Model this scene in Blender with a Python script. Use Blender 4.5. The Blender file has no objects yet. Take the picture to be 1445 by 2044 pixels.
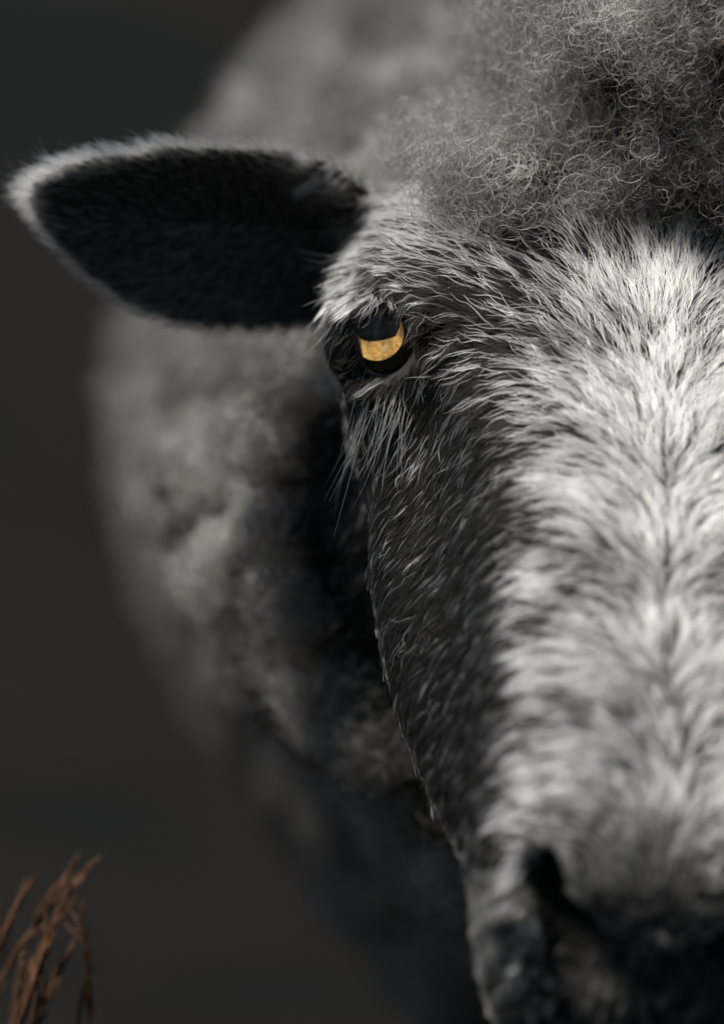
import bpy, math, random
import numpy as np
from mathutils import Vector, kdtree
from mathutils.bvhtree import BVHTree

# ------------------------------------------------------------------ camera, world, sun, exposure
scene = bpy.context.scene
C = scene.collection
CAM_Z = 0.62                     # camera height above the ground (m)
DEPTH = 75.0                     # camera to eye, centimetres
PXCM = 85.0                      # photograph pixels per centimetre at that depth

cam_d = bpy.data.cameras.new('camera'); cam = bpy.data.objects.new('camera', cam_d); C.objects.link(cam)
cam.location = (0, 0, CAM_Z); cam.rotation_euler = (math.radians(90), 0, 0)
cam_d.sensor_fit = 'VERTICAL'; cam_d.sensor_height = 36.0
cam_d.lens = 36.0 * DEPTH / (2044 / PXCM)
cam_d.clip_start = 0.02; cam_d.clip_end = 500
cam_d.dof.use_dof = True; cam_d.dof.focus_distance = 0.736; cam_d.dof.aperture_fstop = 5.2
scene.camera = cam

SUN_EL, SUN_AZ = math.radians(62), math.radians(234)     # azimuth measured from +Y (behind the sheep) towards +X
world = bpy.data.worlds.new('World'); scene.world = world; world.use_nodes = True
wn = world.node_tree.nodes; wl = world.node_tree.links
sky = wn.new('ShaderNodeTexSky'); sky.sky_type = 'NISHITA'; sky.sun_disc = False
sky.sun_elevation = SUN_EL; sky.sun_rotation = SUN_AZ
wl.new(sky.outputs[0], wn['Background'].inputs[0]); wn['Background'].inputs[1].default_value = 0.05

sd = bpy.data.lights.new('sun', 'SUN'); sd.energy = 5.0; sd.angle = math.radians(10); sd.color = (1.0, 0.95, 0.86)
sun = bpy.data.objects.new('sun', sd); C.objects.link(sun)
sdir = Vector((math.sin(SUN_AZ) * math.cos(SUN_EL), math.cos(SUN_AZ) * math.cos(SUN_EL), math.sin(SUN_EL)))
sun.rotation_euler = sdir.to_track_quat('Z', 'Y').to_euler(); sun.location = (0, 0, 5)

scene.view_settings.view_transform = 'Standard'; scene.view_settings.look = 'None'
scene.view_settings.exposure = 0.62; scene.view_settings.gamma = 1.0
scene.render.engine = 'CYCLES'
cy = scene.cycles
cy.max_bounces = 10; cy.diffuse_bounces = 3; cy.glossy_bounces = 4; cy.transmission_bounces = 8; cy.transparent_max_bounces = 16
cy.use_denoising = True; cy.sample_clamp_indirect = 4.0
scene.cycles_curves.shape = 'RIBBONS'
scene.cycles_curves.subdivisions = 2

rng = np.random.default_rng(11)
random.seed(5)

# ------------------------------------------------------------------ helpers
def W(px, py, dy):                               # photograph pixel + depth behind the eye -> rig centimetres
    y = DEPTH + dy; k = y / DEPTH / PXCM
    return np.array([(px - 722.5) * k, y, (1022 - py) * k])
def project(P):                                  # rig centimetres -> photograph pixel
    k = P[:, 1] / DEPTH / PXCM
    return np.stack([722.5 + P[:, 0] / k, 1022 - P[:, 2] / k], 1)
def to_m(P):                                     # rig centimetres -> metres
    P = np.asarray(P, float) * 0.01; P = P.copy(); P[..., 2] += CAM_Z; return P
def norm(v): return v / np.maximum(np.linalg.norm(v, axis=-1, keepdims=True), 1e-9)
def smooth(e0, e1, x):
    t = np.clip((x - e0) / (e1 - e0), 0, 1); return t * t * (3 - 2 * t)
def mesh_obj(name, verts, faces, mat, parent=None, in_cm=True, shade=True):
    me = bpy.data.meshes.new(name)
    me.from_pydata((to_m(verts) if in_cm else np.asarray(verts)).tolist(), [], [list(map(int, f)) for f in faces])
    me.update()
    if shade: me.shade_smooth()
    o = bpy.data.objects.new(name, me); C.objects.link(o)
    if mat: me.materials.append(mat)
    if parent: child(o, parent)
    return o
def child(o, parent):
    o.parent = parent
    o.matrix_parent_inverse = parent.matrix_world.inverted()
def tag(o, label=None, cat=None, group=None, kind=None):
    if label: o['label'] = label
    if cat: o['category'] = cat
    if group: o['group'] = group
    if kind: o['kind'] = kind
    return o
def grid_faces(nu, nv, closed=False):
    f = []
    for i in range(nu - 1):
        for j in range(nv if closed else nv - 1):
            a, b = i * nv + j, i * nv + (j + 1) % nv
            f.append((a, b, b + nv, a + nv))
    return f
def catmull(P, n, closed=False):
    P = np.asarray(P, float); m = len(P)
    ts = np.linspace(0, m if closed else m - 1, n, endpoint=not closed)
    i = np.floor(ts).astype(int)
    if not closed: i = np.minimum(i, m - 2)
    t = (ts - i)[:, None]
    def g(k): return P[k % m] if closed else P[np.clip(k, 0, m - 1)]
    p0, p1, p2, p3 = g(i - 1), g(i), g(i + 1), g(i + 2)
    return 0.5 * (2 * p1 + (p2 - p0) * t + (2 * p0 - 5 * p1 + 4 * p2 - p3) * t ** 2 + (3 * p1 - p0 - 3 * p2 + p3) * t ** 3)
def idw(Q, ctrl, vals, power=3.0, soft=25.0):
    out = np.empty((len(Q), vals.shape[1]))
    for a in range(0, len(Q), 40000):
        d2 = ((Q[a:a + 40000, None, :] - ctrl[None]) ** 2).sum(2) + soft ** 2
        w = d2 ** (-power / 2 - 0.5)
        out[a:a + 40000] = (w @ vals) / w.sum(1, keepdims=True)
    return out
_lat = np.random.default_rng(3).random((32, 32, 32))
def vnoise(P):                                   # smooth value noise, 0..1
    i = np.floor(P).astype(int); f = P - i; f = f * f * (3 - 2 * f); r = 0
    for dx in (0, 1):
        for dy in (0, 1):
            for dz in (0, 1):
                w = (f[:, 0] if dx else 1 - f[:, 0]) * (f[:, 1] if dy else 1 - f[:, 1]) * (f[:, 2] if dz else 1 - f[:, 2])
                r = r + w * _lat[(i[:, 0] + dx) % 32, (i[:, 1] + dy) % 32, (i[:, 2] + dz) % 32]
    return r

# ------------------------------------------------------------------ materials
def new_mat(name):
    m = bpy.data.materials.new(name); m.use_nodes = True
    return m, m.node_tree.nodes, m.node_tree.links, m.node_tree.nodes['Principled BSDF']
def skin_mat(name, c1, c2, scale, rough, bump=0.3, spec=.3):
    m, n, l, p = new_mat(name)
    tc = n.new('ShaderNodeTexCoord'); no = n.new('ShaderNodeTexNoise'); no.inputs['Scale'].default_value = scale; no.inputs['Detail'].default_value = 5
    l.new(tc.outputs['Object'], no.inputs['Vector'])
    r = n.new('ShaderNodeValToRGB'); r.color_ramp.elements[0].color = (*c1, 1); r.color_ramp.elements[1].color = (*c2, 1)
    r.color_ramp.elements[0].position = .35; r.color_ramp.elements[1].position = .68
    l.new(no.outputs['Fac'], r.inputs['Fac']); l.new(r.outputs['Color'], p.inputs['Base Color'])
    p.inputs['Roughness'].default_value = rough; p.inputs['Specular IOR Level'].default_value = spec
    b = n.new('ShaderNodeBump'); b.inputs['Strength'].default_value = bump; b.inputs['Distance'].default_value = .002
    l.new(no.outputs['Fac'], b.inputs['Height']); l.new(b.outputs['Normal'], p.inputs['Normal'])
    return m
def hair_mat(name, rough=.35, radial=.45, ior=1.5):
    m, n, l, p = new_mat(name); n.remove(p)
    h = n.new('ShaderNodeBsdfHairPrincipled'); h.model = 'CHIANG'; h.parametrization = 'COLOR'
    a = n.new('ShaderNodeAttribute'); a.attribute_name = 'hair_colour'
    l.new(a.outputs['Color'], h.inputs['Color'])
    h.inputs['Roughness'].default_value = rough; h.inputs['Radial Roughness'].default_value = radial
    h.inputs['IOR'].default_value = ior
    h.inputs['Random Roughness'].default_value = .2
    l.new(h.outputs[0], n['Material Output'].inputs['Surface'])
    return m
M_FACE = skin_mat('dark_face_skin', (.008, .008, .008), (.016, .0155, .015), 300, .8)
M_WOOL = skin_mat('matted_wool_base', (.010, .0095, .009), (.03, .028, .026), 160, .95, .8)
M_NOSE = skin_mat('black_nose_skin', (.006, .006, .006), (.012, .012, .012), 900, .7, .6, .08)
M_LID = skin_mat('black_eyelid_skin', (.004, .004, .004), (.008, .0075, .007), 700, .6, .15)
M_HAIR = hair_mat('sheep_hair'); M_UNDER = hair_mat('dark_undercoat', .6, .6, 1.15)
M_WOOLHAIR = hair_mat('sheep_wool', .5, .6)

# ------------------------------------------------------------------ setting: ground rising into a dark hillside
def terrain():
    xs = np.linspace(-60, 60, 121); ys = np.concatenate([np.linspace(-25, 4, 30), np.linspace(4.3, 70, 110)])
    X, Y = np.meshgrid(xs, ys, indexing='ij')
    P = np.stack([X.ravel(), Y.ravel(), np.zeros(X.size)], 1)
    rise = np.maximum(0, P[:, 1] - 5.0)
    z = 0.12 * rise ** 2 / (1 + 0.10 * rise) + (vnoise(P * .35 + 7) - .5) * .25 * smooth(2, 6, P[:, 1]) + (vnoise(P * 1.3) - .5) * .10 * smooth(2, 6, P[:, 1])
    P[:, 2] = z
    m, n, l, p = new_mat('dark_heath')
    tc = n.new('ShaderNodeTexCoord')
    n1 = n.new('ShaderNodeTexNoise'); n1.inputs['Scale'].default_value = .55; n1.inputs['Detail'].default_value = 6
    n2 = n.new('ShaderNodeTexNoise'); n2.inputs['Scale'].default_value = 9; n2.inputs['Detail'].default_value = 8
    for q in (n1, n2): l.new(tc.outputs['Object'], q.inputs['Vector'])
    r1 = n.new('ShaderNodeValToRGB'); e = r1.color_ramp.elements
    e[0].color = (.003, .0045, .0046, 1); e[0].position = .40; e[1].color = (.0115, .007, .0048, 1); e[1].position = .62
    l.new(n1.outputs['Fac'], r1.inputs['Fac'])
    mx = n.new('ShaderNodeMixRGB'); mx.blend_type = 'MULTIPLY'; mx.inputs['Fac'].default_value = .6
    l.new(r1.outputs['Color'], mx.inputs[1]); l.new(n2.outputs['Fac'], mx.inputs[2])
    l.new(mx.outputs[0], p.inputs['Base Color']); p.inputs['Roughness'].default_value = .95; p.inputs['Specular IOR Level'].default_value = .1
    o = mesh_obj('ground', P, grid_faces(len(xs), len(ys)), m, in_cm=False)
    tag(o, 'dark brown heath ground rising into a hillside behind the sheep', 'ground', kind='structure')
terrain()

# ------------------------------------------------------------------ the sheep: body surface
sheep = bpy.data.objects.new('sheep', None); C.objects.link(sheep)
sheep.location = (.09, 1.2, 0); sheep.empty_display_size = .1
bpy.context.view_layer.update()
tag(sheep, 'grey woolly sheep with amber eye staring head-on at the camera', 'sheep')

D0 = W(1325, 680, -2.5)                      # bridge of the nose between the eyes
DN = W(1331, 1850, -12.5)                    # tip of the nose
AX = norm(DN - D0)                           # head axis, forehead -> nose
LAT = norm(np.array([1.0, 0.07, 0]) - AX * np.dot(np.array([1.0, 0.07, 0]), AX))
NOR = np.cross(AX, LAT)
if NOR[2] < 0: NOR = -NOR
def head(a, s, b):                           # lateral, along axis, depth below the dorsal line -> rig cm
    a, s, b = np.broadcast_arrays(np.asarray(a, float), s, b)
    return D0 + a[..., None] * LAT + s[..., None] * AX - b[..., None] * NOR
def head_inv(P):
    d = P - D0
    return d @ LAT, d @ AX, -(d @ NOR)

ST = np.array([  # s, dorsal offset, wd, b at wd, wm, dm, H
    [-9.6, 5.2, 1.5, .4, 2.4, 1.6, 4.0],
    [-9.0, 3.6, 3.2, .6, 4.4, 2.4, 7.0],
    [-7.5, 1.9, 4.8, .9, 6.2, 3.0, 11.0],
    [-5.0, .55, 5.9, 1.1, 7.3, 3.0, 14.0],
    [-3.0, .1, 6.2, 1.1, 7.6, 2.9, 15.5],
    [-1.2, 0, 5.5, 1.0, 7.2, 3.0, 16.0],
    [0.6, 0.05, 4.3, .95, 6.3, 4.2, 16.0],
    [3.0, 0.0, 3.45, .85, 6.1, 5.2, 15.0],
    [6.0, -.15, 3.3, .80, 5.5, 5.4, 12.8],
    [9.0, -.2, 3.35, .80, 4.6, 5.0, 10.2],
    [11.5, -.10, 3.4, .90, 3.85, 3.8, 8.2],
    [13.4, .05, 3.4, 1.1, 3.6, 2.8, 7.4],
    [14.1, .45, 3.3, 1.1, 3.55, 2.7, 6.9],
    [15.05, 1.25, 3.0, 1.1, 3.3, 2.5, 6.0],
    [15.75, 2.0, 2.6, .9, 2.9, 2.0, 4.9],
    [16.15, 2.9, 1.9, .7, 2.1, 1.4, 3.2],
    [16.35, 3.7, 1.1, .4, 1.2, .8, 1.6]])
def ring_half(wd, bd, wm, dm, H):
    pts = [(0, 0), (.55 * wd, .12 * bd), (wd, bd), (.5 * wd + .5 * wm, .5 * (bd + dm)), (wm, dm), (.86 * wm, .5 * dm + .45 * H), (.48 * wm, .93 * H), (0, H)]
    full = pts + [(-a, b) for a, b in pts[-2:0:-1]]
    return catmull(full, 64, closed=True)
def head_loft():
    ss = np.concatenate([np.linspace(-9.6, 16.35, 80)])
    cols = [np.interp(ss, ST[:, 0], ST[:, i]) for i in range(1, 7)]
    cols = [np.convolve(np.pad(c, 2, mode='edge'), [.1, .2, .4, .2, .1], 'valid') for c in cols]
    V = []
    for s, off, wd, bd, wm, dm, H in zip(ss, *cols):
        r = ring_half(wd, bd, wm, dm, H)
        V.append(head(r[:, 0], s, r[:, 1] + off))
    V = np.concatenate(V); F = grid_faces(len(ss), 64, True)
    F.append(list(range(63, -1, -1))); F.append([len(V) - 64 + i for i in range(64)])
    return V, F
def ellipse_loft(path, n=48, ex=2.0, egg=0.0):
    """path rows: x, y, z, half-width, half-height; rings face along the path"""
    path = catmull(np.asarray(path, float), 40)
    c = path[:, :3]; T = norm(np.gradient(c, axis=0))
    S = norm(np.cross(T, np.array([0, 0, 1.0]))); S[np.linalg.norm(S, axis=1) < .1] = (1, 0, 0)
    U = np.cross(S, T)
    th = np.linspace(0, 2 * math.pi, n, endpoint=False)
    ct, st_ = np.cos(th), np.sin(th)
    V = (c[:, None] + path[:, 3, None, None] * (np.sign(ct) * abs(ct) ** (2 / ex) * (1 - egg * np.maximum(0, -st_)))[None, :, None] * S[:, None]
         + path[:, 4, None, None] * (np.sign(st_) * abs(st_) ** (2 / ex))[None, :, None] * U[:, None]).reshape(-1, 3)
    F = grid_faces(len(c), n, True); F.append(list(range(n))); F.append([len(V) - 1 - i for i in range(n)])
    return V, F
def leg_loft(x, y, front):
    rows = [(0, 0, -8, 4.5, 6), (0, 0, -20, 4.2, 5.5), (0, 0 if front else 3, -33, 3.0, 3.4), (0, 0 if front else 4, -39, 2.6, 3.0),
            (0, 0 if front else 1, -52, 1.8, 2.0), (0, -.5, -57, 2.2, 2.6), (0, -1.5, -61.5, 2.9, 3.6)]
    rows = catmull(np.array(rows, float), 20); th = np.linspace(0, 2 * math.pi, 20, endpoint=False); V = []
    for r in rows: V += [(x + r[0] + r[3] * math.cos(t), y + r[1] + r[4] * math.sin(t), r[2]) for t in th]
    F = grid_faces(20, 20, True); F.append(list(range(20))); F.append([399 - i for i in range(20)])
    return np.array(V), F

EAR_TOP = [(740, 372), (660, 318), (560, 292), (450, 283), (330, 287), (220, 299), (130, 322), (75, 352), (48, 385)]
EAR_BOT = [(740, 640), (640, 655), (540, 664), (430, 662), (320, 640), (220, 588), (140, 520), (80, 450), (50, 402)]
EAR_DEP = [5.2, 4.6, 4.0, 3.5, 3.2, 3.0, 2.9, 2.9, 3.0]
def ear_grid(nu=34, nv=25):
    t = catmull(EAR_TOP, nu); b = catmull(EAR_BOT, nu); d = np.interp(np.linspace(0, 1, nu), np.linspace(0, 1, 9), EAR_DEP)
    front = np.zeros((nu, nv, 3)); back = np.zeros((nu, nv, 3))
    for i in range(nu):
        u = i / (nu - 1)
        for j in range(nv):
            v = j / (nv - 1) * 2 - 1                      # -1 top edge, +1 bottom edge
            w = (v + 1) / 2
            tilt = 1.5 * v * (1 - u) ** .3; cup = 1.5 * (1 - v * v) ** .8 * (1 - u) ** .45 * (.55 + .45 * math.sin(math.pi * min(1, u + .25)))
            roll = -.3 * math.exp(-((v + 1) / .5) ** 2) * (1 - u ** 3) + tilt
            px = t[i] * (1 - w) + b[i] * w
            th = .30 * (1 - abs(v) ** 6) * (1 - u ** 12) + .04
            front[i, j] = W(px[0], px[1], d[i] + cup + roll - th)
            back[i, j] = W(px[0], px[1], d[i] + cup + roll + th)
    return front, back
def ear_mesh(mirror=False):
    f, b = ear_grid(); nu, nv = f.shape[:2]
    V = np.concatenate([f.reshape(-1, 3), b.reshape(-1, 3)]); n = nu * nv
    F = grid_faces(nu, nv) + [tuple(x + n for x in q[::-1]) for q in grid_faces(nu, nv)]
    loop = [(i, 0) for i in range(nu)] + [(nu - 1, j) for j in range(1, nv)] + [(i, nv - 1) for i in range(nu - 2, -1, -1)] + [(0, j) for j in range(nv - 2, 0, -1)]
    ids = [i * nv + j for i, j in loop]
    for k in range(len(ids)):
        a, c = ids[k], ids[(k + 1) % len(ids)]
        F.append((a, a + n, c + n, c))
    if mirror:
        a, s, bb = head_inv(V); V = head(-a, s, bb); F = [q[::-1] for q in F]
    return V, F
BX = 10.5
parts = [head_loft(),
         ellipse_loft([(6.9, 75.5, 1, 4.5, 5), (7.0, 79.5, -.5, 7.2, 7), (7.2, 84.5, -1.0, 10.4, 9.2), (8.0, 92, 0, 12.2, 12), (9.4, 103, 1, 13.5, 15), (BX, 114, 1.5, 15.5, 18)], egg=.44),
         ellipse_loft([(BX, 98, -2, 6, 7), (BX, 103, -1, 11, 13), (BX, 112, 1, 14.5, 18), (BX, 126, 1, 18, 23), (BX + 1, 145, 1, 20.5, 24.5), (BX + 2, 170, 1, 21, 24.5), (BX + 3, 188, 2, 19, 22), (BX + 3, 198, 4, 13, 15), (BX + 3, 203, 4, 5, 6)], egg=.40),
         ear_mesh(False), ear_mesh(True)]
for lx, ly, fr in ((BX - 4, 128, 1), (BX + 5, 128, 1), (BX - 4, 182, 0), (BX + 9, 182, 0)): parts.append(leg_loft(lx, ly, fr))
# wool mound on the poll
th = np.linspace(0, math.pi, 24); ph = np.linspace(0, 2 * math.pi, 32, endpoint=False)
mc = W(1350, 140, 4.0)
mv = np.array([[mc[0] + 3.3 * math.sin(a) * math.cos(b), mc[1] + 5.0 * math.sin(a) * math.sin(b), mc[2] + 5.6 * math.cos(a)] for a in th for b in ph])
parts.append((mv, grid_faces(24, 32, True)))

allV, allF, o_ = [], [], 0
for V, F in parts:
    allV.append(V); allF += [[int(i) + o_ for i in f] for f in F]; o_ += len(V)
raw = mesh_obj('raw', np.concatenate(allV), allF, None)
rm = raw.modifiers.new('r', 'REMESH'); rm.mode = 'VOXEL'; rm.voxel_size = .0021; rm.use_smooth_shade = True
sm = raw.modifiers.new('s', 'SMOOTH'); sm.factor = .5; sm.iterations = 4
dg = bpy.context.evaluated_depsgraph_get()
bm_ = bpy.data.meshes.new_from_object(raw.evaluated_get(dg)); bm_.name = 'body'
bpy.data.objects.remove(raw)

def verts_cm(me):
    v = np.empty(len(me.vertices) * 3, np.float32); me.vertices.foreach_get('co', v); v = v.reshape(-1, 3).astype(float)
    v[:, 2] -= CAM_Z; return v * 100
def set_verts_cm(me, P):
    me.vertices.foreach_set('co', to_m(P).astype(np.float32).ravel()); me.update()
def vnormals(me):
    v = np.empty(len(me.vertices) * 3, np.float32); me.vertex_normals.foreach_get('vector', v); return v.reshape(-1, 3).astype(float)

# regions, all in sheep coordinates; the photograph's half is used for both sides
def folded(P):                                    # pixel position of a point mirrored onto the visible half
    a, s, b = head_inv(P)
    return project(head(-np.abs(a), s, b))
WOOL_EDGE = np.array([(600, 215), (690, 235), (760, 240), (820, 262), (870, 320), (930, 385), (1010, 430), (1120, 462), (1220, 452), (1325, 440), (1500, 440)], float)
def is_wool(P):
    """fleece: topknot above the forehead line, the neck, the trunk"""
    a, s, b = head_inv(P); q = folded(P)
    edge = np.interp(q[:, 0], WOOL_EDGE[:, 0], WOOL_EDGE[:, 1])
    top = (q[:, 1] < edge) & (P[:, 1] < 92) & (np.abs(a) < 7.4)
    neck = (P[:, 1] > 81.5) | ((b > 11.5) & (s < -1)) | ((np.abs(a) > 7.7) & (P[:, 1] > 79.2) & (P[:, 2] < 3.6))
    return (top | neck) & (P[:, 2] > -19)
def ear_mask(P):
    a, s, b = head_inv(P); return ((np.abs(a) > 8.2) | ((np.abs(a) > 7.3) & (P[:, 1] > 78.8))) & (P[:, 1] < 83.3) & (P[:, 2] > 3.6) & (P[:, 2] < 14) & (s < 2)

# --- clumps of wool swell the surface
V = verts_cm(bm_); Nn = vnormals(bm_)
wool_v = is_wool(V) & ~ear_mask(V)
wi = np.nonzero(wool_v)[0]
def thin(P, radius_fn, tries):
    kd = None; keep = []; cell = {}
    idx = rng.permutation(len(P))[:tries]
    rad = radius_fn(P)
    for i in idx:
        r = rad[i]; k = tuple((P[i] // 3).astype(int)); ok = True
        for dx in (-1, 0, 1):
            for dy in (-1, 0, 1):
                for dz in (-1, 0, 1):
                    for j in cell.get((k[0] + dx, k[1] + dy, k[2] + dz), ()):
                        if ((P[i] - P[j]) ** 2).sum() < r * r: ok = False; break
                    if not ok: break
                if not ok: break
            if not ok: break
        if ok: keep.append(i); cell.setdefault(k, []).append(i)
    return np.array(keep)
def clump_r(P): return np.where(P[:, 1] < 82, 1.15, np.where(P[:, 1] < 98, 1.5, 2.4))
cc = thin(V[wi], clump_r, 40000)
CLP = V[wi][cc]; CLN = Nn[wi][cc]
kd = kdtree.KDTree(len(CLP))
for i, p in enumerate(CLP): kd.insert(p, i)
kd.balance()
wp = V[wi] + (np.stack([vnoise(V[wi] * .9 + o) for o in (0, 11, 23)], 1) - .5) * 1.6
near = np.array([kd.find(p)[2] for p in wp])
rr = clump_r(V[wi]) * .95
lump = np.clip(1 - (near / rr) ** 2, 0, 1)
big = vnoise(V[wi] * .28) - .5
amp = np.where(V[wi][:, 1] < 82, .85, np.where(V[wi][:, 1] < 98, 1.0, 1.5))
fine = vnoise(V[wi] * 1.7 + 5) - .5
V[wi] += Nn[wi] * (lump * amp * np.where(V[wi][:, 1] < 82, .30, np.where(V[wi][:, 1] < 100, .9, .4)) + big * amp * np.where(V[wi][:, 1] < 82, 3.0, np.where(V[wi][:, 1] < 104, 2.2, 1.2)) + fine * .9)[:, None]

# --- face relief: brow, hollow before the eye, nostrils, mouth
EYE_PX = (772, 676)
def bump_field(V, Nn, c, r, h, sharp=2.0, along=None):
    d = np.linalg.norm(V - c, axis=1) / r
    w = np.exp(-d ** sharp)
    V += (Nn if along is None else along) * (h * w)[:, None]
set_verts_cm(bm_, V)
def bvh_of(me):
    Pm = [v.co.copy() for v in me.vertices]; return BVHTree.FromPolygons(Pm, [tuple(p.vertices) for p in me.polygons])
bvh = bvh_of(bm_)
def hit(px, py):
    d = Vector(W(px, py, 0)); d.normalize()
    loc, nor, _, _ = bvh.ray_cast(Vector((0, 0, CAM_Z)), d)
    p = np.array(loc); p[2] -= CAM_Z
    return p * 100, np.array(nor)
eye_hit, eye_n = hit(*EYE_PX)
EYE_R = 1.35
eye_c = eye_hit + norm(eye_hit) * 1.15
gaze = norm(np.array([-.20, -.97, .05]))
def mirror(P):
    a, s, b = head_inv(np.atleast_2d(P)); return head(-a, s, b)
def mirror_dir(d): return (mirror(D0 + d) - D0)[0]
for side in (0, 1):
    f = (lambda p: p) if side == 0 else (lambda p: mirror(p)[0])
    g = norm(np.array([-.25, -.97, 0])); g = g if side == 0 else mirror_dir(g)
    bump_field(V, Nn, f(hit(760, 545)[0]), 1.3, .65, 2, g * .9 + np.array([0, 0, -.1]))      # brow ridge
    bump_field(V, Nn, f(hit(860, 600)[0]), 1.0, .35, 2, g)
    bump_field(V, Nn, f(W(800, 790, -.2)), 1.1, .30, 2, g)                                 # lower orbit
    bump_field(V, Nn, f(W(930, 830, .0)), 1.6, -.45, 2)                                    # tear hollow
    # socket
    rel = V - f(eye_c); d = np.linalg.norm(rel, axis=1)
    ax = rel @ g; rad = np.linalg.norm(rel - ax[:, None] * g, axis=1)
    m = (rad < 1.12) & (ax > -.5) & (d < 3)
    tgt = .15 + np.maximum(0, rad - .62) * 2.6
    V[m] -= g * np.maximum(0, ax[m] - tgt[m])[:, None]
    # nostril: comma-shaped pit
    V0 = V.copy(); w = np.zeros(len(V))
    for t_ in np.linspace(0, 1, 9):
        px, py = np.interp(t_, [0, .3, .65, 1], [1096, 1106, 1134, 1180]), np.interp(t_, [0, .3, .65, 1], [1738, 1785, 1835, 1875])
        a_, _ = hit(px, py)
        w = np.maximum(w, np.exp(-(np.linalg.norm(V0 - f(a_), axis=1) / .36) ** 3) * (1 - .4 * t_))
    V += np.array([.12 if side == 0 else -.12, .95, .15]) * (1.5 * w)[:, None]
    for q_ in ((1130, 1890), (1185, 1935)): bump_field(V, Nn, f(hit(*q_)[0]), .6, .55, 2, np.array([0, 1.0, .1]))   # upper lip falls back under the nostril
    a_, n_ = hit(1050, 1800); bump_field(V, Nn, f(a_), .9, .30)                            # wing of the nose
    a_, n_ = hit(1230, 1780); bump_field(V, Nn, f(a_), 1.0, .25)
set_verts_cm(bm_, V); Nn = vnormals(bm_)
body = bpy.data.objects.new('body', bm_); C.objects.link(body); child(body, sheep)
for m in (M_FACE, M_WOOL, M_NOSE): bm_.materials.append(m)
pc = np.empty(len(bm_.polygons) * 3, np.float32); bm_.polygons.foreach_get('center', pc); pc = pc.reshape(-1, 3).astype(float); pc[:, 2] -= CAM_Z; pc *= 100
mi = np.zeros(len(pc), np.int32); mi[is_wool(pc) & ~ear_mask(pc)] = 1
qf = folded(pc); _, s_, b_ = head_inv(pc)
nose_poly = (s_ > 11) & (np.hypot((qf[:, 0] - 1140) / 75, (qf[:, 1] - 1815) / 100) < 1) & (pc[:, 1] < 70)
mi[nose_poly] = 2
bm_.polygons.foreach_set('material_index', mi); bm_.shade_smooth()
bvh = bvh_of(bm_)

# ------------------------------------------------------------------ eyes
def frame_of(d):
    d = norm(d); u = norm(np.cross(np.array([0, 0, 1.0]), d)); v = np.cross(d, u)       # u: sideways, v: up
    return u, v, d
def eye_materials():
    m, n, l, p = new_mat('amber_iris')
    tc = n.new('ShaderNodeTexCoord')
    no = n.new('ShaderNodeTexNoise'); no.inputs['Scale'].default_value = 900; no.inputs['Detail'].default_value = 6
    n2 = n.new('ShaderNodeTexNoise'); n2.inputs['Scale'].default_value = 260; n2.inputs['Detail'].default_value = 3
    for q in (no, n2): l.new(tc.outputs['Object'], q.inputs['Vector'])
    r = n.new('ShaderNodeValToRGB'); e = r.color_ramp.elements
    e[0].color = (.22, .09, .02, 1); e[0].position = .36; e[1].color = (.92, .62, .25, 1); e[1].position = .60
    k = e.new(.47); k.color = (.86, .46, .10, 1)
    ad = n.new('ShaderNodeMath'); ad.operation = 'MULTIPLY_ADD'; ad.inputs[1].default_value = .55
    l.new(no.outputs['Fac'], ad.inputs[0]); 
    s2 = n.new('ShaderNodeMath'); s2.operation = 'MULTIPLY'; s2.inputs[1].default_value = .45; l.new(n2.outputs['Fac'], s2.inputs[0]); l.new(s2.outputs[0], ad.inputs[2])
    l.new(ad.outputs[0], r.inputs['Fac']); l.new(r.outputs['Color'], p.inputs['Base Color']); p.inputs['Roughness'].default_value = .6
    b = n.new('ShaderNodeBump'); b.inputs['Strength'].default_value = .5; b.inputs['Distance'].default_value = .0004
    l.new(no.outputs['Fac'], b.inputs['Height']); l.new(b.outputs['Normal'], p.inputs['Normal'])
    m2, n_, l_, p2 = new_mat('black_pupil'); p2.inputs['Base Color'].default_value = (.003, .003, .003, 1); p2.inputs['Roughness'].default_value = .8
    m3, n_, l_, p3 = new_mat('dark_eyeball'); p3.inputs['Base Color'].default_value = (.012, .009, .007, 1); p3.inputs['Roughness'].default_value = .35
    m4, n4, l4, p4 = new_mat('clear_cornea'); n4.remove(p4)
    tr = n4.new('ShaderNodeBsdfTransparent'); gl = n4.new('ShaderNodeBsdfGlossy'); gl.inputs['Roughness'].default_value = .04
    fr = n4.new('ShaderNodeFresnel'); fr.inputs['IOR'].default_value = 1.2; mx = n4.new('ShaderNodeMixShader')
    l4.new(fr.outputs[0], mx.inputs[0]); l4.new(tr.outputs[0], mx.inputs[1]); l4.new(gl.outputs[0], mx.inputs[2]); l4.new(mx.outputs[0], n4['Material Output'].inputs['Surface'])
    return m, m2, m3, m4
M_IRIS, M_PUPIL, M_BALL, M_CORNEA = eye_materials()
LID_PX = [(713, 650), (722, 638), (742, 625), (770, 620), (800, 625), (824, 644), (838, 672), (853, 703), (836, 716), (818, 731), (792, 742), (762, 745), (738, 736), (724, 712), (716, 680)]
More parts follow.
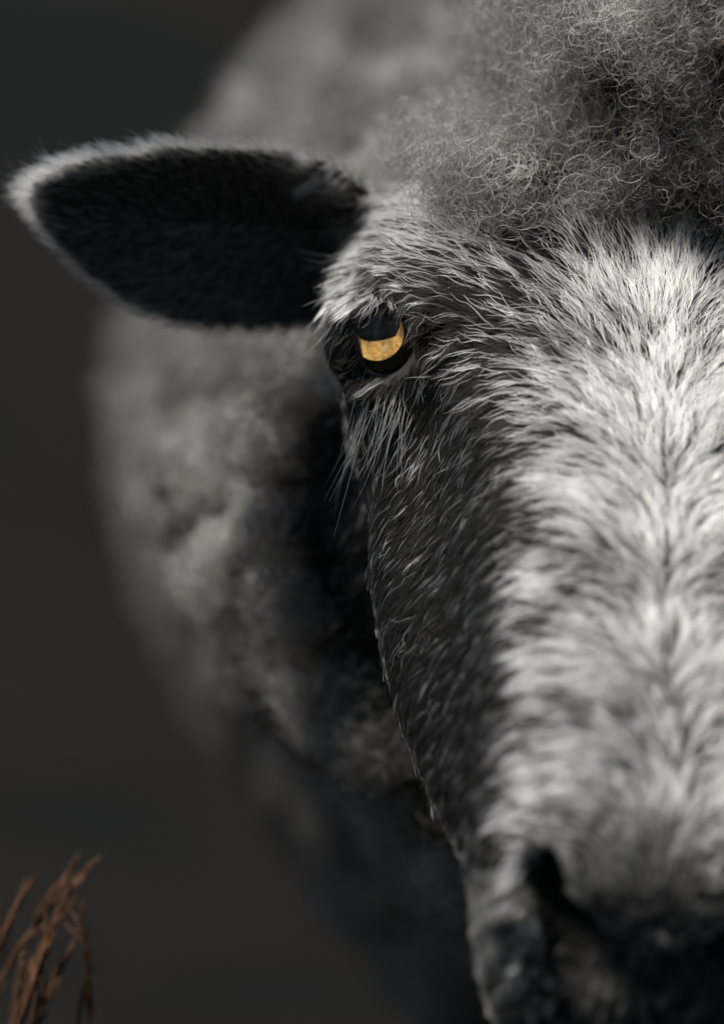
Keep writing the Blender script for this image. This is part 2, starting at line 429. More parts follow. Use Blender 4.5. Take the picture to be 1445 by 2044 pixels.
def build_eye(side):
    c = eye_c if side == 0 else mirror(eye_c)[0]
    g = gaze if side == 0 else mirror_dir(gaze)
    u, v, d = frame_of(g)
    ir = .64; cz = math.sqrt(EYE_R ** 2 - ir ** 2)
    # eyeball with a recessed front cap
    th = np.concatenate([np.linspace(math.asin(ir / EYE_R), math.pi, 30)]); ph = np.linspace(0, 2 * math.pi, 48, endpoint=False)
    P = np.array([c + EYE_R * (math.cos(t) * d + math.sin(t) * (math.cos(a) * u + math.sin(a) * v)) for t in th for a in ph])
    ball = mesh_obj('eye', P, grid_faces(30, 48, True), M_BALL, sheep)
    # iris: shallow dish with the horizontal pupil cut out
    rs = np.linspace(0, 1, 16); P = []
    for r in rs:
        for a in ph:
            pw, phh = .52, .36
            e = (abs(math.cos(a) / pw) ** 4 + abs(math.sin(a) / phh) ** 4) ** (-.25) * (1 + .07 * math.sin(3 * a + .6))
            rad = e + (ir - e) * r
            P.append(c + d * (math.sqrt(EYE_R ** 2 - rad ** 2) - .05 * (1 - r) - .004) + rad * (math.cos(a) * u + math.sin(a) * v) + v * .19 * (1 - r))
    iris = mesh_obj('iris', np.array(P), [f[::-1] for f in grid_faces(16, 48, True)], M_IRIS, ball)
    rs = np.linspace(.02, 1.15, 8); P = []
    for r in rs:
        for a in ph:
            e = (abs(math.cos(a) / .52) ** 4 + abs(math.sin(a) / .36) ** 4) ** (-.25) * (1 + .07 * math.sin(3 * a + .6)) * r
            P.append(c + d * (math.sqrt(EYE_R ** 2 - e ** 2) - .075) + e * (math.cos(a) * u + math.sin(a) * v) + v * .19)
    pup = mesh_obj('pupil', np.array(P), grid_faces(8, 48, True), M_PUPIL, ball)
    # cornea
    th = np.linspace(.01, .5, 12); P = []
    for t in th:
        for a in ph:
            rr_ = ir * 1.04 * t / .5
            P.append(c + d * (cz + .26 * (1 - (rr_ / (ir * 1.04)) ** 2) - .005) + rr_ * (math.cos(a) * u + math.sin(a) * v))
    cor = mesh_obj('cornea', np.array(P), grid_faces(12, 48, True), M_CORNEA, ball)
    # lids: a skin fold wrapped round the eyeball, open in front
    ctr = np.mean(LID_PX, axis=0); inner = catmull(LID_PX, 72, closed=True); P = []
    axis = norm(-eye_c)
    prof = [(0, .01), (.0, .05), (.035, .09), (.09, .12), (.18, .14), (.32, .15), (.5, .12), (.72, .04), (1.0, -.15)]
    for w, lift in prof:
        for q_ in inner:
            ray = norm(W(q_[0], q_[1], 0)); bq = ray @ -eye_c
            disc = max(0.0, bq * bq - (eye_c @ eye_c - EYE_R ** 2))
            di = norm(ray * (-bq - math.sqrt(disc)) - eye_c)
            perp = norm(di - (di @ axis) * axis); a0 = math.acos(max(-1, min(1, di @ axis))); a1 = 1.95
            an = a0 + (a1 - a0) * w
            up = max(0, (ctr[1] - q_[1]) / 65)
            ex = .12 * up ** .7 * math.exp(-(w / .2) ** 2) * (1 if w > 0 or lift > .05 else .3)
            P.append(eye_c + (axis * math.cos(an) + perp * math.sin(an)) * (EYE_R + lift + ex))
    P = np.array(P)
    if side: P = mirror(P)
    F = grid_faces(len(prof), 72, True)
    lid = mesh_obj('eyelid', P, F if side else [f[::-1] for f in F], M_LID, ball)
    LIDS.append(lid)
LIDS = []
for side in (0, 1): build_eye(side)

# ------------------------------------------------------------------ hair
def hair_obj(name, P, radius, tip, col, mat, parent, label=None):
    """P: (n, k, 3) rig cm; radius in cm, scalar or (n,)"""
    n, k = P.shape[:2]
    hc = bpy.data.hair_curves.new(name); hc.add_curves([k] * n)
    hc.position_data.foreach_set('vector', to_m(P).astype(np.float32).ravel())
    t = np.linspace(0, 1, k)
    prof = ((1 - t ** 2.2) * (1 - tip) + tip) * (.6 + .4 * np.minimum(1, t * 4))
    R = (np.broadcast_to(np.asarray(radius, float), (n,))[:, None] * prof[None]) * .01
    ra = hc.attributes.get('radius') or hc.attributes.new('radius', 'FLOAT', 'POINT')
    ra.data.foreach_set('value', R.astype(np.float32).ravel())
    ca = hc.attributes.new('hair_colour', 'FLOAT_COLOR', 'POINT')
    c4 = np.ones((n, k, 4), np.float32); c4[..., :3] = col if np.ndim(col) == 3 else np.asarray(col)[:, None, :]
    ca.data.foreach_set('color', c4.ravel())
    hc.materials.append(mat)
    o = bpy.data.objects.new(name, hc); C.objects.link(o); child(o, parent); o['kind'] = 'stuff'
    if label: o['label'] = label
    return o
me = bm_
me.calc_loop_triangles()
TRI = np.empty(len(me.loop_triangles) * 3, np.int32); me.loop_triangles.foreach_get('vertices', TRI); TRI = TRI.reshape(-1, 3)
VV = verts_cm(me); VN = vnormals(me)
for lid in LIDS:                                   # the lids carry hair too
    lm = lid.data; lm.calc_loop_triangles()
    t3 = np.empty(len(lm.loop_triangles) * 3, np.int32); lm.loop_triangles.foreach_get('vertices', t3)
    lp = verts_cm(lm); ln_ = vnormals(lm); cen = lp.mean(0)
    if ((lp - cen) * ln_).sum() < 0: ln_ = -ln_
    TRI = np.concatenate([TRI, t3.reshape(-1, 3) + len(VV)]); VV = np.concatenate([VV, lp]); VN = np.concatenate([VN, ln_])
TA = .5 * np.linalg.norm(np.cross(VV[TRI[:, 1]] - VV[TRI[:, 0]], VV[TRI[:, 2]] - VV[TRI[:, 0]]), axis=1)
TC = VV[TRI].mean(1)
def scatter(weight):                                # weight: hairs per cm2 for each triangle
    n = rng.poisson(TA * weight); idx = np.repeat(np.arange(len(TA)), n)
    r = rng.random((len(idx), 2)); f = r.sum(1) > 1; r[f] = 1 - r[f]
    w = np.stack([1 - r.sum(1), r[:, 0], r[:, 1]], 1)[..., None]
    return (VV[TRI[idx]] * w).sum(1), norm((VN[TRI[idx]] * w).sum(1))

# direction of the coat in the photograph's half: px, py, dx, dy
FLOW = np.array([
 (1325, 450, 0, -1), (1325, 560, 0, -1), (1325, 700, 0, -1), (1325, 850, 0, -1), (1325, 1050, 0, -1), (1325, 1250, 0, -1), (1325, 1450, 0, -1), (1325, 1600, 0, -1), (1325, 1750, 0, -1),
 (1230, 470, -.35, -.95), (1220, 620, -.45, -.9), (1230, 800, -.6, -.8), (1250, 1000, -.75, -.65), (1250, 1200, -.85, -.5), (1250, 1400, -.9, -.4), (1240, 1560, -.9, -.4), (1240, 1700, -.6, -.8),
 (1120, 490, -.55, -.85), (1110, 600, -.75, -.65), (1130, 760, -.9, -.4), (1150, 950, -.98, -.15), (1140, 1150, -1, .0), (1130, 1350, -1, .05), (1120, 1550, -1, .05), (1120, 1680, -.9, -.2),
 (1000, 480, -.75, -.65), (1000, 560, -.8, -.6), (1000, 650, -.95, -.3), (1010, 760, -1, .0), (1020, 880, -.95, .25), (1040, 1000, -.92, .35), (1030, 1200, -.9, .4), (1020, 1400, -.9, .4), (1010, 1600, -.9, .4), (1010, 1750, -.6, .4), (1030, 1900, -.5, .8),
 (900, 400, -.8, -.55), (900, 500, -.8, -.55), (900, 580, -.9, -.3), (880, 640, -1, .05), (900, 720, -.85, .5), (930, 820, -.75, .65), (930, 950, -.7, .7),
 (800, 280, -.65, -.75), (800, 380, -.8, -.55), (800, 480, -.85, -.5), (820, 560, -.8, -.5), (840, 620, -.3, .6), (850, 670, -.1, 1), (850, 760, -.45, .9),
 (710, 280, -.85, -.5), (700, 380, -.9, -.2), (690, 480, -1, .0), (690, 550, -.95, .3), (720, 590, -.5, .8), (770, 590, -.15, .95), (760, 540, -.8, .1), (680, 610, -.6, .8),
 (760, 770, -.3, .95), (720, 790, -.5, .85), (690, 720, -.7, .7), (790, 860, -.4, .9), (740, 900, -.5, .85), (850, 900, -.55, .8),
 (860, 1050, -.75, .6), (800, 1150, -.8, .5), (900, 1200, -.8, .5), (850, 1350, -.8, .5), (930, 1450, -.8, .55), (950, 1650, -.7, .65),
 (640, 380, -.7, .5), (640, 500, -.8, .4), (640, 650, -.6, .7), (1150, 1950, -.4, .9), (1300, 1950, 0, 1), (1200, 1800, -.3, -.6)], float)
# coat: px, py, length cm, share of light hairs, tone of the light hairs, lift
COAT = np.array([
 (1325, 450, 1.7, .80, .62, .35), (1325, 580, 1.15, .93, .78, .22), (1325, 800, .85, .97, .85, .25), (1325, 1050, .75, .97, .88, .25), (1325, 1300, .7, .95, .86, .25), (1325, 1500, .65, .85, .80, .25), (1325, 1600, .6, .95, .88, .25),
 (1200, 470, 1.7, .70, .60, .35), (1200, 600, 1.2, .85, .75, .2), (1200, 800, .9, .95, .85, .2), (1200, 1000, .8, .97, .88, .22), (1200, 1300, .75, .97, .88, .22), (1200, 1550, .65, .97, .90, .25),
 (1090, 500, 1.6, .55, .60, .22), (1090, 620, 1.3, .62, .66, .15), (1110, 800, 1.0, .80, .74, .16), (1120, 950, .8, .90, .80, .2), (1090, 1150, .75, .90, .80, .2), (1080, 1350, .7, .90, .80, .2), (1070, 1550, .6, .92, .82, .25),
 (1000, 500, 1.6, .55, .60, .2), (1000, 620, 1.4, .50, .60, .14), (1010, 760, 1.2, .50, .60, .14), (1030, 900, .9, .35, .60, .16), (1000, 1000, .8, .12, .55, .2), (980, 1100, .75, .10, .55, .2), (975, 1250, .7, .10, .55, .2), (970, 1400, .7, .10, .55, .2), (960, 1520, .6, .10, .5, .2), (1040, 1100, .75, .60, .66, .2), (1030, 1250, .7, .70, .70, .2), (1020, 1450, .65, .72, .72, .2), (890, 1100, .8, .07, .5, .22), (840, 1200, .8, .07, .5, .22), (900, 1300, .8, .07, .5, .22), (780, 980, .8, .08, .5, .2), (1010, 1620, .55, .88, .75, .25), (1015, 1780, .4, .9, .75, .3),
 (900, 420, 1.7, .70, .72, .25), (900, 520, 1.5, .64, .64, .18), (900, 600, 1.1, .45, .58, .12), (920, 700, 1.1, .45, .58, .12), (930, 830, .9, .35, .55, .15), (920, 950, .7, .14, .5, .2),
 (800, 300, 1.7, .90, .80, .3), (780, 400, 1.4, .75, .75, .25), (800, 500, 1.2, .68, .64, .18), (830, 590, .8, .64, .6, .12),
 (700, 300, 1.4, .95, .85, .35), (690, 400, 1.0, .80, .75, .35), (690, 500, .9, .80, .70, .25), (700, 570, .8, .84, .70, .2), (760, 580, .6, .78, .66, .15), (750, 530, .8, .76, .66, .18),
 (760, 780, .9, .45, .5, .15), (800, 850, 1.0, .28, .5, .15), (720, 830, .8, .2, .45, .2), (850, 780, .8, .3, .5, .15),
 (860, 1000, .65, .12, .5, .22), (800, 1100, .65, .12, .5, .25), (900, 1200, .6, .11, .5, .25), (830, 1300, .6, .10, .48, .25), (930, 1400, .6, .10, .5, .25), (960, 1580, .55, .10, .5, .25), (960, 1680, .5, .2, .5, .25),
 (640, 320, 1.0, .9, .7, .3), (680, 350, 1.0, .9, .75, .3), (600, 300, 1.0, .9, .7, .3), (640, 430, .8, .2, .5, .3), (640, 500, .7, .05, .4, .2), (640, 620, .6, .02, .4, .2), (660, 700, .6, .03, .4, .2), (680, 780, .6, .05, .4, .2), (700, 950, .5, .03, .4, .2),
 (1060, 1720, .4, .90, .72, .3), (1140, 1690, .4, .88, .62, .3), (1040, 1860, .4, .80, .6, .3), (1030, 1960, .4, .8, .5, .3), (1100, 1940, .35, .7, .2, .3), (1150, 1900, .2, .7, .1, .3), (1200, 1930, .2, .7, .1, .3), (1230, 1760, .35, .9, .48, .35), (1325, 1700, .4, .9, .55, .3), (1325, 1790, .25, .85, .40, .4), (1325, 1860, .2, .8, .3, .4),
 (1250, 1840, .25, .85, .40, .4), (1250, 1900, .2, .7, .12, .4), (1200, 2000, .3, .7, .10, .3), (1325, 1950, .2, .7, .10, .3)], float)

face_t = (TC[:, 1] < 84) & ~is_wool(TC) & ~ear_mask(TC) & (TC[:, 2] > -16)
qT = folded(TC)
eye_d = np.minimum(np.linalg.norm(TC - eye_c, axis=1), np.linalg.norm(TC - mirror(eye_c)[0], axis=1))
aT, sT, bT = head_inv(TC)
_c = np.mean(LID_PX, axis=0); _l = catmull(LID_PX, 120, closed=True) - _c
_th = np.arctan2(_l[:, 1], _l[:, 0]); _o = np.argsort(_th); _rr = np.hypot(_l[:, 0], _l[:, 1])
_dq = qT - _c
bare = np.hypot(_dq[:, 0], _dq[:, 1]) < 1.03 * np.interp(np.arctan2(_dq[:, 1], _dq[:, 0]), _th[_o], _rr[_o], period=2 * math.pi) + 2 + 0 * (np.cos(np.arctan2(_dq[:, 1], _dq[:, 0]) - .4) > .7)
bare &= (bT < 6)
_np = np.stack([np.interp(np.linspace(0, 1, 20), [0, .3, .65, 1], [1096, 1106, 1134, 1180]), np.interp(np.linspace(0, 1, 20), [0, .3, .65, 1], [1738, 1785, 1835, 1875])], 1)
nostril = np.zeros(len(qT), bool)
_nc = np.nonzero((sT > 11) & (TC[:, 1] < 72))[0]
nostril[_nc] = np.sqrt(((qT[_nc][:, None, :] - _np[None]) ** 2).sum(2).min(1)) < 42
wgt = np.where(face_t & ~bare & ~nostril, 260.0, 0.0)
wgt *= np.where(aT > 2.2, .55, 1.0) * np.where(bT > 9, .25, 1.0)

def tangents(P, N):
    """coat direction on the surface for points on either side of the head"""
    a, s, b = head_inv(P); q = project(head(-np.abs(a), s, b))
    f = idw(q, FLOW[:, :2], FLOW[:, 2:], 3.0, 20.0)
    d = f[:, :1] * np.array([1.0, 0, 0]) - f[:, 1:] * np.array([0, 0, 1.0])
    flip = a > 0
    dm = d - 2 * (d @ LAT)[:, None] * LAT
    d[flip] = dm[flip]
    d = d - (d * N).sum(1, keepdims=True) * N
    return norm(d), q
def grow(P, N, T, L, lift, k=7, wave=.03, bend=1.0):
    t = np.linspace(0, 1, k)[None, :, None]
    ang = np.clip(lift, .02, 1.4)[:, None, None]
    L = L[:, None, None]
    B = np.cross(N, T)
    n_ = len(P)
    side = rng.normal(0, 1, (n_, 1, 1)); ph = rng.random((n_, 1, 1)) * 6.28; fr = rng.uniform(.6, 1.5, (n_, 1, 1))
    up = np.sin(ang) * (t * 1.6 - .75 * bend * t * t)
    out = P[:, None] + L * (T[:, None] * (np.cos(ang) * t) + N[:, None] * up)
    out = out + B[:, None] * (L * (wave * 2.2 * side * t ** 2 + wave * np.sin(ph + 6.28 * fr * t) * t))
    return out
def nearest_guide(root, n_guides):
    gi = rng.choice(len(root), min(n_guides, len(root)), replace=False)
    kd = kdtree.KDTree(len(gi))
    for j, i in enumerate(gi): kd.insert(root[i], j)
    kd.balance()
    return gi, np.array([kd.find(p)[1] for p in root])
def clump(S, root, guide, amount, power=1.0):
    """pull strands towards the nearest guide strand"""
    gi, near = guide
    g = S[gi[near]]; k = S.shape[1]; t = np.linspace(0, 1, k)[None, :, None] ** power
    am = amount * rng.uniform(.55, 1.0, (len(S), 1, 1))
    off = g - g[:, :1] + root[gi[near]][:, None]
    return S + (off - S) * (am * t), near
SHARE = np.array([(0, 0), (.1, .036), (.2, .045), (.35, .06), (.5, .085), (.6, .12), (.7, .19), (.8, .36), (.9, .7), (1, 1)])
def fur_light(coat, near):
    n = len(coat); own = rng.random(n); cl = rng.random(near.max() + 1)[near]
    return np.where(rng.random(n) < np.interp(coat[:, 1], [.1, .4], [.12, .45]), cl, own) < np.interp(coat[:, 1], SHARE[:, 0], SHARE[:, 1])
def fur_colours(q, coat, near, k, light):
    n = len(q)
    tone = (coat[:, 2] * .6 + .36 * smooth(.2, .45, coat[:, 2])) * rng.uniform(.75, 1.08, n) * (.8 + .25 * rng.random(near.max() + 1)[near])
    L = np.clip(tone, 0, .93)[:, None] * np.array([1.0, .985, .95])
    D = rng.uniform(.003, .008, n)[:, None] * np.array([1.0, .98, .97])
    warm = (rng.random(n) < .10)[:, None]
    L = np.where(warm, L * np.array([.82, .70, .56]), L)
    col = np.where(light[:, None], L, D)
    t = np.linspace(0, 1, k)[None, :, None]
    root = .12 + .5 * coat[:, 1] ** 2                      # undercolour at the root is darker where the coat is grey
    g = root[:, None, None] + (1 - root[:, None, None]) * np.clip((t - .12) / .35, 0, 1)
    return col[:, None, :] * g, light

P, N = scatter(wgt)
T, q = tangents(P, N)
coat = idw(q, COAT[:, :2], COAT[:, 2:], 3.0, 15.0)
jit = rng.normal(0, .16, (len(P), 1)); T = norm(T + np.cross(N, T) * jit)
near = nearest_guide(P, len(P) // 6)
light = fur_light(coat, near[1])
L = coat[:, 0] * rng.uniform(.6, 1.15, len(P)) * np.where(light, 1.1, .8)
S = grow(P, N, T, L, coat[:, 3] * rng.uniform(.6, 1.6, len(P)) * np.where(light, 1.25, .7), 7, .08)
S, near = clump(S, P, near, .88)
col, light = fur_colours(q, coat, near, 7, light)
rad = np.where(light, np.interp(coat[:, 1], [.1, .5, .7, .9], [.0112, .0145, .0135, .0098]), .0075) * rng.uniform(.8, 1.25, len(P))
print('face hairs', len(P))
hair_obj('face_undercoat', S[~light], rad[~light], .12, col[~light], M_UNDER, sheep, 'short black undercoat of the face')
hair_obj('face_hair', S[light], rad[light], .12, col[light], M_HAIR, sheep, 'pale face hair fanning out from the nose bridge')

# ear hair: pale rim, dark inside
ear_t = ear_mask(TC) & ~is_wool(TC)
def ear_fur():
    f, b = ear_grid()
    nu, nv = f.shape[:2]
    rim = np.concatenate([f[:, 0], f[-1, 1:], f[::-1, -1][1:]]) * .5 + np.concatenate([b[:, 0], b[-1, 1:], b[::-1, -1][1:]]) * .5
    rimm = np.concatenate([rim, mirror(rim)])
    kd = kdtree.KDTree(len(rimm))
    ctr = f.reshape(-1, 3).mean(0); ctr_m = mirror(ctr)[0]
    for i, p in enumerate(rimm): kd.insert(p, i)
    kd.balance()
    P, N = scatter(np.where(ear_t, np.where(TC[:, 0] > D0[0], 120.0, 270.0), 0.0))
    res = [kd.find(p) for p in P]
    dist = np.array([r[2] for r in res]); idx = np.array([r[1] for r in res])
    cen = np.where((P[:, 0] > D0[0])[:, None], ctr_m, ctr)
    out = rimm[idx] - cen; out = norm(out)
    tip = norm(W(40, 395, 3) - W(660, 470, 4)); tipm = mirror_dir(tip)
    td = np.where((P[:, 0] > D0[0])[:, None], tipm, tip)
    T = norm(out * .3 + td * .8 + np.array([0, -.35, 0])); T = norm(T - (T * N).sum(1, keepdims=True) * N + out * .25)
    facing = -N[:, 1]                                # +1: inner side towards the camera
    inner = (facing > .25)
    low = smooth(.6, -.6, (P - cen)[:, 2])
    root_ = smooth(480, 640, folded(P)[:, 0])
    near_rim = np.exp(-(dist / (.5 - .3 * low + .8 * root_ * (1 - low))) ** 2)
    lightp = np.where(inner, .02 + .98 * near_rim, .85) * (1 - .5 * low)
    light = rng.random(len(P)) < lightp
    keep = ~inner | (near_rim > .05) | (rng.random(len(P)) < .45)
    L = np.where(inner, .35 + (.25 + .25 * (1 - low)) * near_rim, .45 + .2 * (1 - low)) * rng.uniform(.6, 1.3, len(P))
    S = grow(P, N, T, L, np.where(inner, .3, .35) * rng.uniform(.5, 1.5, len(P)), 6, .08)
    S, near = clump(S, P, nearest_guide(P, len(P) // 6), .5)
    tone = rng.uniform(.68, .9, len(P))[:, None] * np.array([1, .97, .92]); dark = rng.uniform(.09, .16, len(P))[:, None] * np.ones(3)
    col = np.where(light[:, None], tone, dark)
    hair_obj('ear_fur', S[keep], np.where(light, .0075, .006)[keep], .15, col[keep], M_HAIR, sheep, 'pale hair along the ear rims and black hair inside')
ear_fur()

# ------------------------------------------------------------------ wool
def wool_strands(P, N, L, k, curl_r, turns, clump_amt, bulk):
    n = len(P)
    res = [kdc.find(p) for p in P]; ci = np.array([r[1] for r in res])
    cdir = norm(CLN + CLJ)
    base = norm(N * .5 + cdir[ci] * .8 + rng.normal(0, .35, (n, 3)))
    t = np.linspace(0, 1, k)[None, :, None]
    axis = P[:, None] + base[:, None] * (L[:, None, None] * t)
    goal = CLP[ci] + cdir[ci] * (bulk[:, None] * rng.uniform(.6, 1.3, (n, 1)))
    axis = axis + (goal[:, None] + (P - CLP[ci])[:, None] * .45 - axis) * (clump_amt * t ** 1.3)
    u = norm(np.cross(base, rng.normal(0, 1, (n, 3)))); v = np.cross(base, u)
    ph = rng.random((n, 1, 1)) * 6.28; tu = turns * rng.uniform(.6, 1.4, (n, 1, 1)) * np.where(rng.random((n, 1, 1)) < .5, 1, -1)
    ph2 = rng.random((n, 1, 1)) * 6.28
    cr = curl_r * rng.uniform(.5, 1.5, (n, 1, 1)) * np.minimum(1, t * 4)
    ang = ph + 6.28 * tu * t + 1.2 * np.sin(ph2 + 5 * t)
    return axis + cr * (np.cos(ang) * u[:, None] + np.sin(ang) * v[:, None]) + rng.normal(0, .02, (n, k, 3)) * t, ci
# the clump centres were taken before the wool swelled: move them out to the surface
kdv = kdtree.KDTree(len(wi))
kdc = kdtree.KDTree(len(CLP))
CLP = CLP + CLN * .5
for i, p in enumerate(CLP): kdc.insert(p, i)
kdc.balance()
CLJ = rng.normal(0, .7, CLP.shape) + np.array([-.0, -.15, -.15])
CLT = rng.uniform(.2, 1.05, len(CLP)) ** 2 + .25 * vnoise(CLP * .35)
wool_t = is_wool(TC) & ~ear_mask(TC)
def wool(name, mask_w, Lr, k, curl, turns, radius, label, tone, clump_amt=.75):
    P, N = scatter(mask_w)
    L = rng.uniform(*Lr, len(P))
    S, ci = wool_strands(P, N, L, k, curl, turns, clump_amt, np.full(len(P), Lr[1] * .8))
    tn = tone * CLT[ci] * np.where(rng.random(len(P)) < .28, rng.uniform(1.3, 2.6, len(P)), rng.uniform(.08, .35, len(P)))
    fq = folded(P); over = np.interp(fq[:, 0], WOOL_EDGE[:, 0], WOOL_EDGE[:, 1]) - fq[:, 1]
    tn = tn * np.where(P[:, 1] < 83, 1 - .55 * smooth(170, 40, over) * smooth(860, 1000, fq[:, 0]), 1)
    br = (vnoise(P * .5 + 3) > .55)[:, None]
    c = np.clip(tn, .02, .85)[:, None] * np.where(br, np.array([1, .87, .73]), np.array([1, .95, .87]))
    print(name, len(P))
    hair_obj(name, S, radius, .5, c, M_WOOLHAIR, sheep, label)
top_w = wool_t & (TC[:, 1] < 82.5) & (TC[:, 2] > 5)
rest = wool_t & ~top_w
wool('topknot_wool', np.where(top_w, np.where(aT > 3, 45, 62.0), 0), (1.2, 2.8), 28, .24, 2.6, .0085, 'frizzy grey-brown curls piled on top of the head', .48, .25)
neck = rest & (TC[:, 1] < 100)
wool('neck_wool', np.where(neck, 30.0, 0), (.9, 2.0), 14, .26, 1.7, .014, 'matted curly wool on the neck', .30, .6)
wool('body_fleece', np.where(rest & (TC[:, 1] >= 100), np.where(TC[:, 1] < 160, 9.0, 4.0), 0), (1.2, 2.6), 9, .35, 1.2, .028, 'pale grey fleece on the shoulder and flank', .20, .6)

# ------------------------------------------------------------------ lashes and whiskers
def bez(p0, p1, p2, k):
    t = np.linspace(0, 1, k)[:, None]; return (1 - t) ** 2 * p0 + 2 * t * (1 - t) * p1 + t * t * p2
def lashes():
    out, r = [], []
    inner = catmull(LID_PX, 200, closed=True)
    for i in range(110):                                    # upper lid, in small tufts
        u = rng.random(); px = 656 + 92 * u ** .9
        py = np.interp(px, [664, 690, 722, 742, 770, 800, 830], [606, 600, 592, 588, 588, 594, 612]) + rng.normal(0, 5)
        h0, n0 = hit(px, py - 6)
        d0 = min(h0[1] - DEPTH, .8)
        ln = rng.uniform(30, 62) * (1.3 - .7 * u); dx = -.70 + .55 * u + rng.normal(0, .12)
        for _ in range(4):
            l2 = ln * rng.uniform(.7, 1.1); jx = rng.normal(0, 3); jy = rng.normal(0, 3)
            p0 = W(px + jx, py + jy, d0 + .05)
            p1 = W(px + jx * .6 + dx * l2 * .35, py + l2 * .40, d0 - .42); p2 = W(px + jx * .3 + dx * l2 * 1.0, py + l2, d0 - .30)
            out.append(bez(p0, p1, p2, 10)); r.append(.0079)
    for (a, b, c) in (((690, 610), (650, 680), (586, 722)), ((684, 606), (655, 672), (612, 706)), ((695, 615), (668, 668), (635, 700)), ((680, 600), (655, 650), (630, 690)), ((700, 618), (672, 665), (645, 690))):
        out.append(bez(W(*a, .3), W(*b, .0), W(*c, .2), 10)); r.append(.0085)
    for (a, b, c) in (((690, 486), (650, 482), (606, 476)), ((692, 500), (650, 520), (608, 508)), ((690, 520), (655, 530), (618, 516)), ((685, 590), (650, 596), (612, 600)), ((690, 470), (655, 466), (630, 472)),
                      ((730, 800), (705, 880), (664, 985)), ((735, 805), (708, 890), (656, 1036)), ((728, 810), (700, 900), (668, 1000)), ((780, 800), (745, 920), (712, 960)), ((775, 800), (760, 900), (722, 955)), ((778, 805), (740, 940), (690, 1010)),
                      ((805, 790), (772, 880), (778, 998)), ((800, 795), (775, 890), (760, 975)), ((810, 800), (785, 870), (776, 960)), ((795, 790), (770, 850), (748, 930)), ((760, 790), (730, 850), (712, 900)), ((770, 785), (750, 850), (742, 890))):
        for _ in range(3):
            ja = rng.normal(0, 1, 2) * np.array([11, 20 if a[1] > 700 else 6]); j = rng.normal(0, 9, 2)
            h0, n0 = hit(a[0] + ja[0], a[1] + ja[1]); d0 = h0[1] - DEPTH
            sh = rng.uniform(.55, 1.05) if _ else 1.05
            bb = np.array(b) + ja * .5 + j; cc_ = np.array(a) + (np.array(c) - np.array(a)) * sh + 2 * j
            if _: bb = np.array(a) + (bb - np.array(a)) * sh
            out.append(bez(h0, W(bb[0], bb[1], d0 - .35), W(cc_[0], cc_[1], d0 - .3), 10)); r.append((.0098, .0075, .006)[_])
    S = np.array(out); S2 = mirror(S.reshape(-1, 3)).reshape(S.shape)
    S = np.concatenate([S, S2]); r = np.array(r * 2)
    col = np.where(r > .008, rng.uniform(.7, .9, len(S)), rng.uniform(.4, .85, len(S)))[:, None] * np.array([1, .98, .95])
    hair_obj('eyelashes', S, r, .2, col, M_HAIR, sheep, 'long pale lashes and whiskers around the eyes')
lashes()

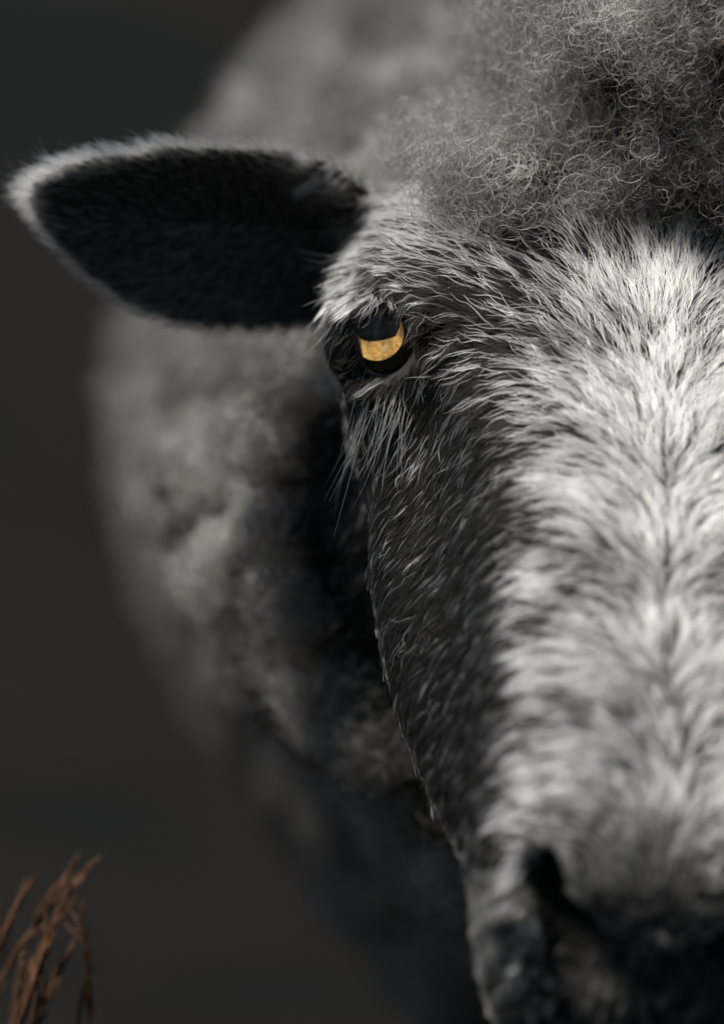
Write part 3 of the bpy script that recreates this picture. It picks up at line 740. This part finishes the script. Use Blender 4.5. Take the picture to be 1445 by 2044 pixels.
# ------------------------------------------------------------------ dry grass beside the sheep
def straw_mat(name, c1, c2):
    m = skin_mat(name, c1, c2, 220, .7, .3); return m
M_STEM = straw_mat('dry_stem', (.035, .015, .007), (.075, .036, .016)); M_SEED = straw_mat('dry_seed', (.045, .02, .008), (.12, .056, .025))
def tube(path, radii, n=6):
    path = np.asarray(path); T = norm(np.gradient(path, axis=0)); S = norm(np.cross(T, np.array([0, 1.0, .1]))); U = np.cross(T, S)
    th = np.linspace(0, 2 * math.pi, n, endpoint=False)
    V = (path[:, None] + np.asarray(radii)[:, None, None] * (np.cos(th)[None, :, None] * S[:, None] + np.sin(th)[None, :, None] * U[:, None])).reshape(-1, 3)
    return V, grid_faces(len(path), n, True)
def grass_stem(pts, dep, label, n_seed, spread, big):
    """pts: photograph pixels of the stem, from low to tip"""
    P = np.array([W(x, y, dep) for x, y in pts])
    low = P[0]; d = P[0] - P[1]
    foot = np.array([low[0] - 3.5, low[1] + 1, -CAM_Z * 100])
    path = catmull(np.concatenate([[foot, foot * .45 + low * .55 + np.array([-1, 0, 0])], P]), 60)
    e = bpy.data.objects.new('dry_grass_stem', None); C.objects.link(e); e.location = to_m(foot); e.empty_display_size = .02
    bpy.context.view_layer.update()
    tag(e, label, 'grass stem', 'dry grass stems beside the sheep')
    V, F = tube(path, np.linspace(.07, .02, 60)); mesh_obj('stem', V, F, M_STEM, e)
    vv, ff, o = [], [], 0
    seg = np.concatenate([[0], np.cumsum(np.linalg.norm(np.diff(P, axis=0), axis=1))]); seg /= seg[-1]
    for i in range(n_seed):
        u = rng.uniform(0, 1) ** .8
        p = np.array([np.interp(u, seg, P[:, k]) for k in range(3)]); q2 = np.array([np.interp(min(1, u + .08), seg, P[:, k]) for k in range(3)])
        t = norm(q2 - p + 1e-6) if u < .93 else norm(P[-1] - P[-2])
        dirn = norm(t + rng.normal(0, spread, 3)); ln = rng.uniform(.5, 1.0) * big; r = .038 * big
        pp = p + dirn * ln * np.linspace(0, 1, 5)[:, None] + rng.normal(0, .05, 3)
        V, F = tube(pp, np.array([.2, .8, 1, .6, .08]) * r, 5)
        vv.append(V); ff += [tuple(x + o for x in f) for f in F]; o += len(V)
    s = mesh_obj('seed_head', np.concatenate(vv), ff, M_SEED, e); s['kind'] = 'stuff'
grass_stem([(-30, 1960), (5, 1880), (28, 1825), (58, 1765)], 5, 'dry grass stem with short narrow brown seed head', 26, .12, 1.0)
grass_stem([(-40, 2050), (20, 1925), (75, 1845), (128, 1755)], 5.5, 'dry grass stem with loose reddish-brown seed head', 40, .14, 1.1)
grass_stem([(20, 2060), (62, 1960), (100, 1870), (130, 1800), (180, 1728)], 4.5, 'tallest dry grass stem, its thin tip bending over', 44, .16, 1.0)
grass_stem([(25, 2070), (50, 2000), (75, 1935)], 4, 'dry grass stem with the thickest bright orange seed head', 46, .10, 1.3)
grass_stem([(60, 2080), (90, 2000), (120, 1930)], 4.5, 'dry grass stem with a stubby tan seed head', 26, .14, 1.1)
grass_stem([(150, 2090), (182, 2040), (180, 1960), (170, 1880), (152, 1810)], 5, 'drooping dry grass stem with sparse pale seeds', 30, .25, .8)
